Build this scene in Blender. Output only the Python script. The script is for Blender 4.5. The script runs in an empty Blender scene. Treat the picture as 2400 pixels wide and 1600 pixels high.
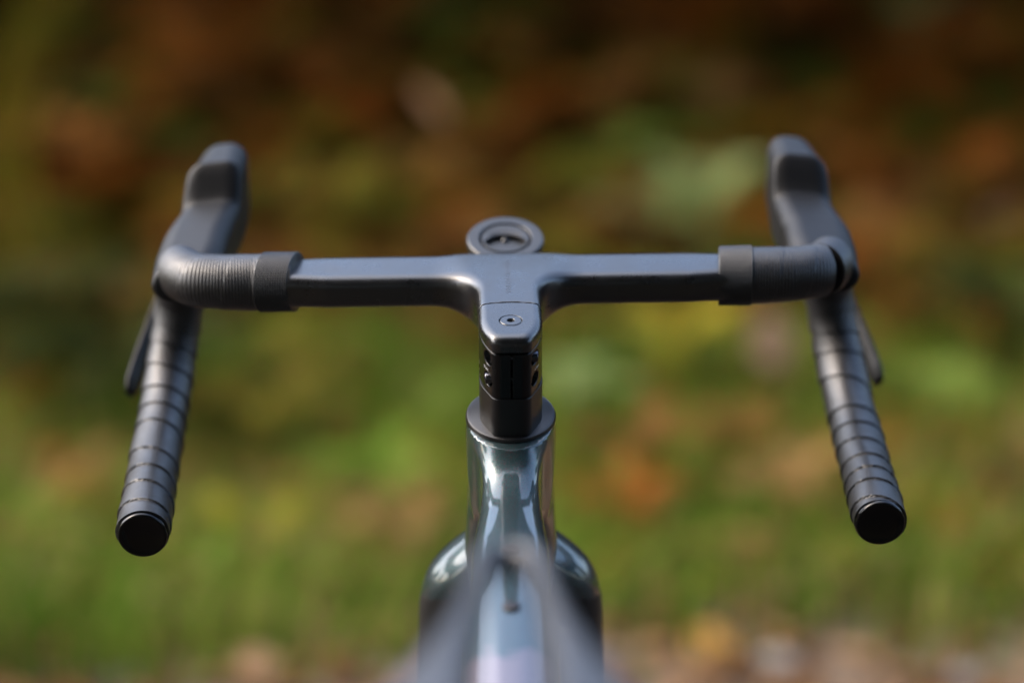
import bpy, math, random
import numpy as np
from mathutils import Matrix, Vector
random.seed(7)
rng = np.random.default_rng(7)
S = bpy.context.scene
COL = S.collection
R = math.radians

# ------------------------------------------------------------------ camera, sky, sun, exposure
H0 = 0.915                                   # height of the steerer cap above the ground
cam_d = bpy.data.cameras.new('camera')
cam = bpy.data.objects.new('camera', cam_d)
COL.objects.link(cam)
cam_d.lens = 85; cam_d.sensor_width = 36
cam_d.clip_start = 0.02; cam_d.clip_end = 400
cam.location = (0.00075, -1.42*math.cos(R(16)), H0 + 1.42*math.sin(R(16)))
cam.rotation_euler = (R(90-16.5), 0, 0)
cam_d.dof.use_dof = True
cam_d.dof.focus_distance = 1.437
cam_d.dof.aperture_fstop = 1.8
cam_d.dof.aperture_blades = 9
S.camera = cam

SUN_EL, SUN_AZ = 48, -88                      # azimuth measured from +Y, negative to the left
w = bpy.data.worlds.new('World'); S.world = w
w.use_nodes = True
nt = w.node_tree
bg = nt.nodes['Background']
sky = nt.nodes.new('ShaderNodeTexSky')
sky.sky_type = 'NISHITA'; sky.sun_disc = False
sky.sun_elevation = R(SUN_EL); sky.sun_rotation = R(SUN_AZ)
sky.air_density = 1.0; sky.dust_density = 4.0; sky.ozone_density = 1.0
nt.links.new(sky.outputs[0], bg.inputs[0])
bg.inputs[1].default_value = 0.15
sd = bpy.data.lights.new('sun', 'SUN'); sun = bpy.data.objects.new('sun', sd); COL.objects.link(sun)
sd.energy = 0.5; sd.angle = R(110); sd.color = (1, 0.98, 0.95)
dv = Vector((math.sin(R(SUN_AZ))*math.cos(R(SUN_EL)), math.cos(R(SUN_AZ))*math.cos(R(SUN_EL)), math.sin(R(SUN_EL))))
sun.rotation_euler = dv.to_track_quat('Z', 'Y').to_euler()
S.view_settings.view_transform = 'Standard'; S.view_settings.look = 'None'
S.view_settings.exposure = 2.35; S.view_settings.gamma = 1.0
S.cycles.use_denoising = True
S.cycles.max_bounces = 8

# ------------------------------------------------------------------ helpers: objects
def link(name, me, mat=None, parent=None, loc=(0, 0, 0)):
    o = bpy.data.objects.new(name, me); COL.objects.link(o)
    if mat is not None and me is not None:
        for m in (mat if isinstance(mat, (list, tuple)) else [mat]):
            me.materials.append(m)
    o.parent = parent; o.location = loc
    return o
def tag(o, label=None, cat=None, group=None, kind=None):
    if label: o['label'] = label
    if cat: o['category'] = cat
    if group: o['group'] = group
    if kind: o['kind'] = kind
    return o
def mesh(name, V, F, smooth=True, N=None):
    me = bpy.data.meshes.new(name)
    V = np.asarray(V, np.float32); 
    if isinstance(F, np.ndarray):
        k = F.shape[1]; n = len(F)
        me.vertices.add(len(V)); me.vertices.foreach_set('co', V.ravel())
        me.loops.add(n*k); me.loops.foreach_set('vertex_index', F.astype(np.int32).ravel())
        me.polygons.add(n); me.polygons.foreach_set('loop_start', np.arange(0, n*k, k, dtype=np.int32))
        me.update(calc_edges=True); me.validate()
    else:
        me.from_pydata(V.tolist(), [], F); me.update()
    if smooth:
        me.polygons.foreach_set('use_smooth', np.ones(len(me.polygons), bool))
    if N is not None:
        me.normals_split_custom_set_from_vertices(np.asarray(N, np.float32).tolist())
    me.update()
    return me
class Soup:                                   # collects shapes that belong to one mesh
    def __init__(s): s.V = []; s.F = []; s.n = 0
    def add(s, V, F):
        V = np.asarray(V, float); s.V.append(V); s.F += [[i+s.n for i in f] for f in F]; s.n += len(V); return s
    def mesh(s, name, smooth=True): return mesh(name, np.vstack(s.V), s.F, smooth)

# ------------------------------------------------------------------ helpers: signed distance modelling
def smin(a, b, k):
    h = np.clip(.5+.5*(b-a)/k, 0, 1); return b+(a-b)*h-k*h*(1-h)
def smax(a, b, k): return -smin(-a, -b, k)
def box2(px, py, bx, by, r):
    qx = np.abs(px)-bx+r; qy = np.abs(py)-by+r
    return np.hypot(np.maximum(qx, 0), np.maximum(qy, 0))+np.minimum(np.maximum(qx, qy), 0)-r
def seg(P, a, b, ra, rb, sc=(1, 1, 1)):
    sc = np.array(sc); a = np.array(a)*sc; b = np.array(b)*sc; q = P*sc
    ab = b-a; t = np.clip(((q-a)@ab)/(ab@ab), 0, 1)
    return np.linalg.norm(q-a-t[..., None]*ab, axis=-1)-(ra+(rb-ra)*t)
def sdf_mesh(name, f, lo, hi, h, post=None):
    lo = np.array(lo, float); n = np.ceil((np.array(hi)-lo)/h).astype(int)+1
    gx, gy, gz = [lo[i]+h*np.arange(n[i]) for i in range(3)]
    D = np.empty(n, np.float32)
    for i in range(0, n[0], 24):
        P = np.stack(np.meshgrid(gx[i:i+24], gy, gz, indexing='ij'), -1)
        D[i:i+24] = f(P)
    ins = D < 0
    c = ins[:-1, :-1, :-1].astype(np.int8).copy()
    for dx in (0, 1):
        for dy in (0, 1):
            for dz in (0, 1):
                if dx+dy+dz: c += ins[dx:n[0]-1+dx, dy:n[1]-1+dy, dz:n[2]-1+dz]
    act = (c > 0) & (c < 8)
    idx = np.full(act.shape, -1, np.int64)
    A = np.argwhere(act); idx[act] = np.arange(len(A))
    acc = np.zeros((len(A), 3)); cnt = np.zeros(len(A))
    cor = [(a, b, d) for a in (0, 1) for b in (0, 1) for d in (0, 1)]
    for p in cor:
        for ax in range(3):
            if p[ax]: continue
            q = list(p); q[ax] = 1
            d0 = D[A[:, 0]+p[0], A[:, 1]+p[1], A[:, 2]+p[2]]; d1 = D[A[:, 0]+q[0], A[:, 1]+q[1], A[:, 2]+q[2]]
            m = (d0 < 0) != (d1 < 0)
            t = np.where(m, d0/np.where(m, d0-d1, 1), 0)
            pt = np.repeat(np.array(p, float)[None], len(A), 0); pt[:, ax] = t
            acc[m] += pt[m]; cnt[m] += 1
    V = lo+h*(A+acc/cnt[:, None])
    F = []
    for ax in range(3):
        b, d = [(1, 2), (2, 0), (0, 1)][ax]
        sl0 = [slice(None)]*3; sl1 = [slice(None)]*3
        sl0[ax] = slice(0, -1); sl1[ax] = slice(1, None)
        ch = ins[tuple(sl0)] != ins[tuple(sl1)]
        E = np.argwhere(ch)
        E = E[(E[:, b] > 0) & (E[:, d] > 0) & (E[:, b] < n[b]-1) & (E[:, d] < n[d]-1)]
        s = ins[tuple(sl0)][E[:, 0], E[:, 1], E[:, 2]]
        def cell(ob, od):
            q = E.copy(); q[:, b] += ob; q[:, d] += od
            return idx[q[:, 0], q[:, 1], q[:, 2]]
        Q = np.stack([cell(-1, -1), cell(0, -1), cell(0, 0), cell(-1, 0)], 1)
        Q[~s] = Q[~s][:, ::-1]
        F.append(Q)
    F = np.vstack(F)
    def grad(V, e):
        g = np.empty_like(V)
        for i in range(3):
            d = np.zeros(3); d[i] = e
            g[:, i] = (f(V+d)-f(V-d))/(2*e)
        return g
    for _ in range(3):
        d = f(V); g = grad(V, h*.25); g2 = np.maximum((g*g).sum(1), .05)
        st = -d[:, None]*g/g2[:, None]
        L = np.linalg.norm(st, axis=1, keepdims=True); st *= np.minimum(1, h*.6/np.maximum(L, 1e-12))
        V = V+st
    N = grad(V, h*.3); N /= np.maximum(np.linalg.norm(N, axis=1, keepdims=True), 1e-9)
    if post: V, N = post(V, N)
    return mesh(name, V, F, True, N)

# ------------------------------------------------------------------ helpers: swept tubes and turned shapes
def catmull(P, ds):
    P = np.asarray(P, float); Q = np.vstack([2*P[0]-P[1], P, 2*P[-1]-P[-2]]); out = []
    for i in range(1, len(Q)-2):
        t = np.linspace(0, 1, 60, endpoint=False)[:, None]
        a, b, c, d = Q[i-1], Q[i], Q[i+1], Q[i+2]
        out.append(.5*((2*b)+(-a+c)*t+(2*a-5*b+4*c-d)*t*t+(-a+3*b-3*c+d)*t**3))
    out = np.vstack(out+[P[-1:]])
    L = np.r_[0, np.cumsum(np.linalg.norm(np.diff(out, axis=0), axis=1))]
    s = np.linspace(0, L[-1], max(2, int(round(L[-1]/ds))+1))
    return s, np.stack([np.interp(s, L, out[:, i]) for i in range(3)], 1)
def frames(C):
    T = np.gradient(C, axis=0); T /= np.linalg.norm(T, axis=1, keepdims=True)
    U = np.empty_like(C); u = np.array([0, 0, 1.]); 
    if abs(T[0]@u) > .9: u = np.array([0, 1., 0])
    for i in range(len(C)):
        u = u-(u@T[i])*T[i]; u /= np.linalg.norm(u); U[i] = u
    return T, U, np.cross(T, U)
def tube(C, rad, n=32, caps=True, s=None, ell=None):
    C = np.asarray(C, float); T, U, W = frames(C); m = len(C)
    a = np.arange(n)*2*math.pi/n
    if callable(rad): rr = rad(s[:, None], a[None])
    else: rr = np.broadcast_to(np.asarray(rad, float).reshape(-1, 1), (m, n))
    ea, eb = ell if ell else (1, 1)
    V = C[:, None]+rr[..., None]*(np.cos(a)[None, :, None]*U[:, None]*ea+np.sin(a)[None, :, None]*W[:, None]*eb)
    i, j = np.meshgrid(np.arange(m-1), np.arange(n), indexing='ij'); k = (j+1) % n
    F = np.stack([i*n+j, i*n+k, (i+1)*n+k, (i+1)*n+j], -1).reshape(-1, 4).tolist()
    if caps: F += [list(range(n))[::-1], list(range((m-1)*n, m*n))]
    return V.reshape(-1, 3), F
def lathe(prof, n=64, closed=True):
    prof = np.asarray(prof, float); m = len(prof); a = np.arange(n)*2*math.pi/n
    V = np.stack([prof[:, None, 0]*np.cos(a), prof[:, None, 0]*np.sin(a), np.repeat(prof[:, 1:2], n, 1)], -1).reshape(-1, 3)
    F = []
    for i in range(m-1):
        for j in range(n):
            k = (j+1) % n; F.append([i*n+j, i*n+k, (i+1)*n+k, (i+1)*n+j])
    if closed: F += [list(range(n))[::-1], list(range((m-1)*n, m*n))]
    return V, F
def basis(o, z, x=None):
    z = np.array(z, float); z /= np.linalg.norm(z)
    x = np.array(x if x is not None else (1, 0, 0), float); x -= (x@z)*z; x /= np.linalg.norm(x)
    M = np.stack([x, np.cross(z, x), z], 1); o = np.array(o, float)
    return lambda V: np.asarray(V)@M.T+o
def sharp(me, deg=35):
    me.set_sharp_from_angle(angle=R(deg)); return me

# ------------------------------------------------------------------ materials
class NT:
    def __init__(s, name):
        s.m = bpy.data.materials.new(name); s.m.use_nodes = True; s.t = s.m.node_tree
        s.b = s.t.nodes['Principled BSDF']
    def n(s, ty, **kw):
        x = s.t.nodes.new(ty)
        for k, v in kw.items(): setattr(x, k, v)
        return x
    def l(s, a, b): s.t.links.new(a, b)
    def set(s, **kw):
        for k, v in kw.items(): s.b.inputs[k.replace('_', ' ')].default_value = v
    def noise(s, scale, detail=3, rough=.6, coord='Object'):
        tc = s.n('ShaderNodeTexCoord'); q = s.n('ShaderNodeTexNoise')
        q.inputs['Scale'].default_value = scale; q.inputs['Detail'].default_value = detail; q.inputs['Roughness'].default_value = rough
        s.l(tc.outputs[coord], q.inputs['Vector']); return q
    def ramp(s, src, stops):
        r = s.n('ShaderNodeValToRGB'); e = r.color_ramp.elements
        while len(e) < len(stops): e.new(.5)
        for x, (p, c) in zip(e, stops): x.position = p; x.color = (*c, 1) if len(c) == 3 else c
        s.l(src, r.inputs[0]); return r
    def maprange(s, src, a, b, c, d):
        r = s.n('ShaderNodeMapRange')
        for i, v in enumerate((a, b, c, d)): r.inputs[i+1].default_value = v
        s.l(src, r.inputs[0]); return r
    def bump(s, src, strength, dist):
        b = s.n('ShaderNodeBump'); b.inputs['Strength'].default_value = strength; b.inputs['Distance'].default_value = dist
        s.l(src, b.inputs['Height']); s.l(b.outputs[0], s.b.inputs['Normal']); return b
def plain(name, col, rough, spec=.5, metal=0, coat=0, coat_r=.05, var=.06, nscale=60, bumps=0, bscale=900):
    t = NT(name); t.set(Base_Color=(*col, 1), Roughness=rough, Metallic=metal, Coat_Weight=coat, Coat_Roughness=coat_r)
    t.b.inputs['Specular IOR Level'].default_value = spec
    q = t.noise(nscale, 5)
    m = t.maprange(q.outputs['Fac'], .3, .7, rough-var, rough+var); t.l(m.outputs[0], t.b.inputs['Roughness'])
    if bumps:
        k = t.noise(bscale, 2); t.bump(k.outputs['Fac'], bumps, .0004)
    return t.m
M = {}
M['satin'] = plain('satin_black_carbon', (.0025, .0025, .003), .30, 1.0, bumps=.06, bscale=1500)
M['cap'] = plain('satin_black_alloy', (.0025, .0025, .003), .27, 1.0, bumps=.05, bscale=1500)
M['clamp'] = plain('semi_gloss_black', (.002, .002, .002), .24, .45, bumps=.03, bscale=1500)
M['cover'] = plain('matte_black_plastic', (.003, .003, .0035), .38, .6, bumps=.08, bscale=2000)
M['plug'] = plain('gloss_black_plastic', (.002, .002, .002), .16, .35, var=.04)
M['dark'] = plain('dark_inside', (.004, .004, .004), .7, .2)
M['steel'] = plain('black_steel', (.09, .09, .10), .22, .7, metal=1)
M['lever'] = plain('matte_black_lever', (.003, .003, .003), .5, .3)
M['tape'] = plain('black_bar_tape', (.005, .005, .0058), .43, .72, var=.07, nscale=120, bumps=.15, bscale=2500)
M['finish'] = plain('black_knurled_tape', (.003, .003, .0035), .44, .6)
M['saddle'] = plain('dark_grey_saddle_cover', (.03, .03, .033), .42, .7, bumps=.1, bscale=1500)
M['tyre'] = plain('tyre_rubber', (.02, .02, .02), .75, .4)
M['rim'] = plain('dark_rim', (.02, .02, .02), .35)
M['print'] = plain('grey_print', (.045, .045, .05), .30, 1.0, var=.02)
M['white'] = plain('white_print', (.6, .6, .6), .5)
M['rubber'] = plain('grey_rubber_plug', (.014, .013, .016), .6, .4)
t = NT('black_hood_rubber'); t.set(Base_Color=(.004, .004, .0045, 1), Roughness=.5, Specular_IOR_Level=.30)
tc = t.n('ShaderNodeTexCoord'); wv = t.n('ShaderNodeTexWave', bands_direction='Y'); wv.inputs['Scale'].default_value = 130
wv.inputs['Distortion'].default_value = 0; t.l(tc.outputs['Object'], wv.inputs['Vector'])
t.bump(wv.outputs['Fac'], .10, .0004); M['hood'] = t.m
# flip-flop pearl paint: teal metallic base under clear coat, purple flake between
def paint(name, fork):
    t = NT(name)
    tc = t.n('ShaderNodeTexCoord')
    vo = t.n('ShaderNodeTexVoronoi'); vo.inputs['Scale'].default_value = 2600
    t.l(tc.outputs['Object'], vo.inputs['Vector'])
    sx = t.n('ShaderNodeSeparateColor'); t.l(vo.outputs['Color'], sx.inputs[0])
    r = t.ramp(sx.outputs[0], [(0, (.012, .034, .037)), (.55, (.024, .062, .066)), (.8, (.042, .064, .068)), (1, (.075, .020, .034))])
    col = r.outputs[0]
    t.set(Metallic=.65, Roughness=.42, Coat_Weight=1.0, Coat_Roughness=.03)
    t.b.inputs['Coat IOR'].default_value = 1.6
    t.b.inputs['Specular IOR Level'].default_value = .5
    sp = t.n('ShaderNodeSeparateXYZ'); t.l(tc.outputs['Object'], sp.inputs[0])
    if fork:                                  # the legs are matte black below a slanting paint line
        ma = t.n('ShaderNodeMath', operation='ABSOLUTE'); t.l(sp.outputs[0], ma.inputs[0])
        mm = t.n('ShaderNodeMath', operation='MULTIPLY_ADD'); t.l(ma.outputs[0], mm.inputs[0]); mm.inputs[1].default_value = .28
        t.l(sp.outputs[2], mm.inputs[2])
        k = t.maprange(mm.outputs[0], -.1822, -.1814, 0, 1)
        mx = t.n('ShaderNodeMix', data_type='RGBA'); t.l(k.outputs[0], mx.inputs[0]); mx.inputs[6].default_value = (.012, .012, .012, 1); t.l(col, mx.inputs[7])
        col = mx.outputs[2]
        for nm, a, b in (('Metallic', 0, .65), ('Roughness', .5, .42), ('Coat Weight', .0, 1)):
            q = t.maprange(k.outputs[0], 0, 1, a, b); t.l(q.outputs[0], t.b.inputs[nm])
    else:                                     # pale pink sky reflection painted into the top tube colour
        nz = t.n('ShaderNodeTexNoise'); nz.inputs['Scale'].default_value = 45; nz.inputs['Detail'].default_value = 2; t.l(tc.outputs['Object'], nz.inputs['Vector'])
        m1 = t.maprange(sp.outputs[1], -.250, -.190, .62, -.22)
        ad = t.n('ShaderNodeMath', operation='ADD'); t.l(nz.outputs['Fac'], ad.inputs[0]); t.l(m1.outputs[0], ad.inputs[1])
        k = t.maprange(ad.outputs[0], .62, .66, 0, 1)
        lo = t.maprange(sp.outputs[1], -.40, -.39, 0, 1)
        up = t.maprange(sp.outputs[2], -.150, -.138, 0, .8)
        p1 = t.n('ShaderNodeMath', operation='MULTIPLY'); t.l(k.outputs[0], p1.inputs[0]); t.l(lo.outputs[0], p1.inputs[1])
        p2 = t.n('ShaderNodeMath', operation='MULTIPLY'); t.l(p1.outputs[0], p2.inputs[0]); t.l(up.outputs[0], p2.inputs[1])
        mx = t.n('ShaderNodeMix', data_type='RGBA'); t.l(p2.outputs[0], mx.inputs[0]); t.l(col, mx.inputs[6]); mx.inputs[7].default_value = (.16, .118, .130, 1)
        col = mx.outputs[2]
    t.l(col, t.b.inputs['Base Color'])
    return t.m
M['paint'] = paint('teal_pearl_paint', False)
M['fork'] = paint('teal_pearl_fork_paint', True)

# ------------------------------------------------------------------ the bicycle
BIKE = tag(link('bicycle', None), 'teal pearl gravel bicycle with black drop handlebar, seen from behind its saddle', 'bicycle')
def part(name, me, mat, parent=None, label=None):
    o = link(name, me, mat, parent or BIKE, (0, 0, 0) if parent else (0, 0, H0))
    if label: o['label'] = label
    return o
HT = R(18)                                     # head tube leans back 18 degrees from upright
AX = np.array([0, -math.sin(HT), math.cos(HT)])          # up the steerer
AV = np.array([0, math.cos(HT), math.sin(HT)])           # forward, square to the steerer
def axis(wv, v=0, x=0): return np.array([x, 0, 0])+AX*wv+AV*v
ST = np.array(Matrix.Rotation(R(1.5), 3, Vector(AX)))    # bar turned a touch to the left
def steer(V, N=None):
    V = np.asarray(V)@ST.T
    return V if N is None else (V, N@ST.T)
def wv_of(P): return P@AX, P@AV

def ztop(y): return .2*y-.63*y*np.abs(y)
def hexa(x, v, grow=0):
    a = np.abs(x)-.0188
    b = -v-.0240
    c = .894*np.abs(x)-.447*v-.01993
    d = smax(smax(a, c, .005), b, .004)
    return d-grow
def cap_shape(P, grow=0):
    wz, v = wv_of(P)
    return np.maximum(np.maximum(hexa(P[..., 0], v, grow), v-.0235+6*P[..., 0]**2*1.5-grow), -wz-.0085-grow)
def f_bar(P):
    x, y, z = P[..., 0], P[..., 1], P[..., 2]
    wz, v = wv_of(P)
    ax = np.abs(x)
    hw = np.interp(ax, [0, .112, .140, .2], [.0195, .0195, .0165, .0125])
    hh = np.interp(ax, [0, .112, .140, .2], [.0110, .0110, .0115, .0125])
    t = R(12); yy = y-.0885; zz = z-.0012+.0*ax
    cy = yy*math.cos(t)+zz*math.sin(t); cz = -yy*math.sin(t)+zz*math.cos(t)
    bar = box2(cy, cz, hw, hh, .0078)
    bar = np.maximum(bar, ax-.147)
    zt = ztop(y)
    st = box2(x, z-(zt-.0135), .0186, .0205, .008)
    st = smax(st, np.maximum(y-.092, -.003-v), .006)
    d = smin(bar, st, .030)
    d = smax(d, (z-zt-.0002)*.985, .0045)
    return np.maximum(d, -cap_shape(P, .00035))
bar = part('handlebar', sdf_mesh('handlebar', f_bar, (-.15, -.012, -.045), (.15, .115, .022), .00125, steer), M['satin'])

CN = np.array([0, -math.sin(R(11.3)), math.cos(R(11.3))])
def f_cap(P):
    wz, v = wv_of(P); x = P[..., 0]
    hx = hexa(x, v)
    top = (P[..., 2]-ztop(P[..., 1]))*.98
    # rear upper edge rolls over generously
    rear = np.maximum(.0, 0)
    d = smax(hx, top, .0055)
    roll = (-v*.62+wz*.78)-.0165
    d = smax(d, roll, .0055)
    d = np.maximum(d, v-.0235+9*x**2)
    d = np.maximum(d, -wz-.0080)
    m = P@CN; rr = np.sqrt(np.maximum((P*P).sum(-1)-m*m, 0))      # counterbore and hex hole
    d = np.maximum(d, -np.maximum(rr-.0069, -.0014-m))
    return np.maximum(d, -np.maximum(rr-.0024, -.0060-m))
cap = part('stem_cap', sdf_mesh('stem_cap', f_cap, (-.021, -.028, -.014), (.021, .03, .012), .0005, steer), M['cap'])
# screw in the cap
def on_cap(V): return steer(basis(np.array([0, 0, 0.0]), (0, -math.sin(R(11.3)), math.cos(R(11.3))))(V))
Vv, Ff = lathe([(.0063, -.0020), (.0063, -.0002), (.0060, .0001), (.0025, .0001), (.0023, -.0001), (.0023, -.0030)], 48, False)
scr = part('screw', sharp(Soup().add(on_cap(Vv), Ff).mesh('screw')), M['cap'], cap)
Vv, Ff = lathe([(.0023, -.0004), (.0016, -.0012), (.0016, -.0026), (.0001, -.0026)], 6, False)
part('hex_socket', Soup().add(on_cap(Vv), Ff).mesh('hex_socket', False), M['dark'], cap)

# clamp below the cap: chamfered rear, slit, two cross bolts
BOLTS = [(-.0150, 1), (-.0300, -1)]            # height, side of the head
def f_clamp(P):
    wz, v = wv_of(P); x = P[..., 0]
    d = hexa(x, v, .0000)
    d = smax(d, np.abs(wz+.0240)-.0158, .0010)
    d = np.maximum(d, v-.014)
    d = np.maximum(d, -np.maximum(np.abs(x)-.0006, v+.012))
    for bw, sd_ in BOLTS:
        r = np.hypot(wz-bw, v+.0165)
        d = smax(d, -np.maximum(r-.0046, .0085-np.abs(x)), .0005)
    return d
clamp = part('stem_clamp', sdf_mesh('stem_clamp', f_clamp, (-.0205, -.032, -.05), (.0205, .03, .002), .00046, steer), M['clamp'])
for bw, sd_ in BOLTS:
    o = axis(bw, -.0160)
    tf = basis(o, (sd_, 0, 0), AX)
    Vv, Ff = lathe([(.0022, -.0095), (.0022, .0088), (.0034, .0090), (.0034, .0150), (.0031, .0155), (.0019, .0155), (.0017, .0135), (.0001, .0135)], 32)
    part('clamp_bolt', sharp(Soup().add(steer(tf(Vv)), Ff).mesh('clamp_bolt')), M['steel'], clamp)
    Vv, Ff = lathe([(.0034, -.0095), (.0034, -.0118), (.0030, -.0121), (.0015, -.0121), (.0015, -.0110), (.0001, -.0110)], 32)
    part('barrel_nut', sharp(Soup().add(steer(tf(Vv)), Ff).mesh('barrel_nut')), M['steel'], clamp)

def text_mesh(body, size, spacing=1.0):
    cu = bpy.data.curves.new('t', 'FONT'); cu.body = body; cu.size = size; cu.align_x = 'CENTER'; cu.align_y = 'CENTER'
    cu.space_character = spacing; cu.resolution_u = 3
    o = bpy.data.objects.new('t', cu); COL.objects.link(o)
    dg = bpy.context.evaluated_depsgraph_get(); me = bpy.data.meshes.new_from_object(o.evaluated_get(dg))
    V = np.array([v.co[:] for v in me.vertices]); F = [list(p.vertices) for p in me.polygons]
    bpy.data.objects.remove(o); bpy.data.curves.remove(cu); bpy.data.meshes.remove(me)
    return V, F
# torque marks between the bolts, lying in the chamfers
for sd_ in (1, -1):
    Vv, Ff = text_mesh('5 Nm', .0026)
    nrm = np.array([sd_*.913, 0, 0])+AV*(-.408)
    alo = np.array([.408*sd_, 0, 0])+AV*.913            # outward along the chamfer
    tf = basis(axis(-.0225, -.0160, sd_*.01480), nrm, alo*sd_)
    Vq = tf(Vv+[0, 0, .00012])
    part('torque_marking', Soup().add(steer(Vq), Ff).mesh('torque_marking', False), M['white'], clamp)
# faint gloss lettering along the stem
Vv, Ff = text_mesh('SYNCROS CRESTON iC', .0046, 1.15)
Lx = np.stack([-Vv[:, 1], Vv[:, 0]+.064, np.zeros(len(Vv))], 1)
Lx[:, 2] = ztop(Lx[:, 1])+.00036
part('lettering', Soup().add(steer(Lx), Ff).mesh('lettering', False), M['print'], bar)

# spacer column under the clamp, and the round bearing cover
def hex_outline(g=0, n=6):
    pts = [(.0188, .016), (.0188, -.0070), (.0104, -.0240), (-.0104, -.0240), (-.0188, -.0070), (-.0188, .016)]
    pts = [np.array(p)*(1+g) for p in pts]; out = []
    for i, p in enumerate(pts):
        a = pts[i-1]; b = pts[(i+1) % len(pts)]
        r = .0042 if 0 < i < 5 else .009
        da = (a-p)/np.linalg.norm(a-p); db = (b-p)/np.linalg.norm(b-p)
        for k in range(n+1):
            u = k/n; q = (1-u)**2*(p+da*r)+2*u*(1-u)*p+u*u*(p+db*r); out.append(q)
    return np.array(out)
def prism(levels):
    V = []; F = []; n = None
    for g, wz in levels:
        o = hex_outline(g); n = len(o)
        V += [axis(wz, v, x) for x, v in o]
    for i in range(len(levels)-1):
        for j in range(n):
            k = (j+1) % n; F.append([i*n+j, i*n+k, (i+1)*n+k, (i+1)*n+j])
    F += [list(range(n))[::-1], list(range((len(levels)-1)*n, len(levels)*n))]
    return steer(np.array(V)), F
for w0, w1 in ((-.0402, -.0690),):
    part('spacer', sharp(Soup().add(*prism([(-.012, w0), (0, w0-.0004), (.0, w1)])).mesh('spacer'), 30), M['cover'])
Vv, Ff = lathe([(.0001, .0018), (.0252, .0018), (.0266, .0012), (.0272, .0000), (.0272, -.0026), (.0268, -.0031), (.0001, -.0031)], 96, False)
part('bearing_cover', sharp(Soup().add(basis(axis(-.0690), AX)(Vv), Ff).mesh('bearing_cover'), 40), M['cover'])

# frame: head tube and top tube as one moulded piece, the other tubes behind
def tt_top(y): return -.0940+.112*(np.minimum(y, .02)+.01)+.024*np.clip((y+.050)/.050, 0, 1.05)**2.6
def f_frame(P):
    x, y, z = P[..., 0], P[..., 1], P[..., 2]
    wz, v = wv_of(P); s = -wz
    a = np.interp(s, [.06, .072, .090, .115, .15, .2], [.0248, .0256, .0258, .0262, .0278, .0285])
    b = np.interp(s, [.06, .072, .09, .15, .2], [.0246, .0254, .0260, .030, .031])
    q = np.sqrt((x/a)**2+(v/b)**2); head = (q-1)*np.minimum(a, b)
    head = np.maximum(head, np.maximum(.0700-s, s-.190))
    yy = -y
    hw = np.interp(yy, [-.06, .0, .02, .05, .08, .12, .18, .32, .53], [.0150, .0165, .0168, .0198, .0222, .0232, .0236, .021, .0175])
    hh = np.interp(yy, [-.06, .0, .05, .32, .53], [.030, .030, .026, .020, .0175])
    zc = tt_top(y)-hh
    axx = np.abs(x)
    fac = .0016*np.log1p(np.exp(np.clip((axx-.0062)/.0016, -30, 30)))*.36
    tt = box2(x, z-zc+fac, hw, hh, .0085)
    tt = np.maximum(tt, np.maximum(y-.012, -.520-y))
    d0 = np.array([0, .045, -.165]); d1 = np.array([0, -.365, -.64])
    dt = seg(P, d0, d0+.27*(d1-d0), .0245, .0245)
    d = smin(head, tt, .022)
    d = smin(d, dt, .012)
    d = np.maximum(d, np.maximum(np.minimum(.0700-s, y+.035), -.520-y))
    return d
fr_me = sdf_mesh('frame', f_frame, (-.036, -.526, -.30), (.036, .095, -.05), .0017)
def merge(me, soup):
    V = np.empty(len(me.vertices)*3); me.vertices.foreach_get('co', V)
    return V.reshape(-1, 3)
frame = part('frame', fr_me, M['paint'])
rest = Soup()   # down tube and seat tube
for a, b, r0, r1 in (((0, -.06, -.29), (0, -.365, -.64), .0245, .027), ((0, -.365, -.64), (0, -.527, -.12), .018, .0165)):
    s_, C_ = catmull([a, b], .03); rest.add(*tube(C_, np.linspace(r0, r1, len(C_)), 24))
part('main_tubes', rest.mesh('main_tubes'), M['paint'], frame)
for sd_ in (1, -1):
    for a, b in (((.022*sd_, -.39, -.64), (.066*sd_, -.785, -.575)), ((.016*sd_, -.51, -.19), (.064*sd_, -.785, -.57))):
        s_, C_ = catmull([a, b], .05)
        part('chainstay' if a[2] < -.5 else 'seatstay', Soup().add(*tube(C_, np.linspace(.010, .007, len(C_)), 16)).mesh('stay'), M['paint'], frame)
for y in (-.1, -.1665):                        # two rubber plugs in the top tube
    Vv, Ff = lathe([(.0050, -.004), (.0050, .0010), (.0046, .0016), (.0030, .0019), (.0001, .0020)], 40, False)
    tf = basis((0.0004, y, tt_top(y)-.0002), (0, -.11, 1))
    part('frame_plug', Soup().add(tf(Vv), Ff).mesh('frame_plug'), M['rubber'], frame)

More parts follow.
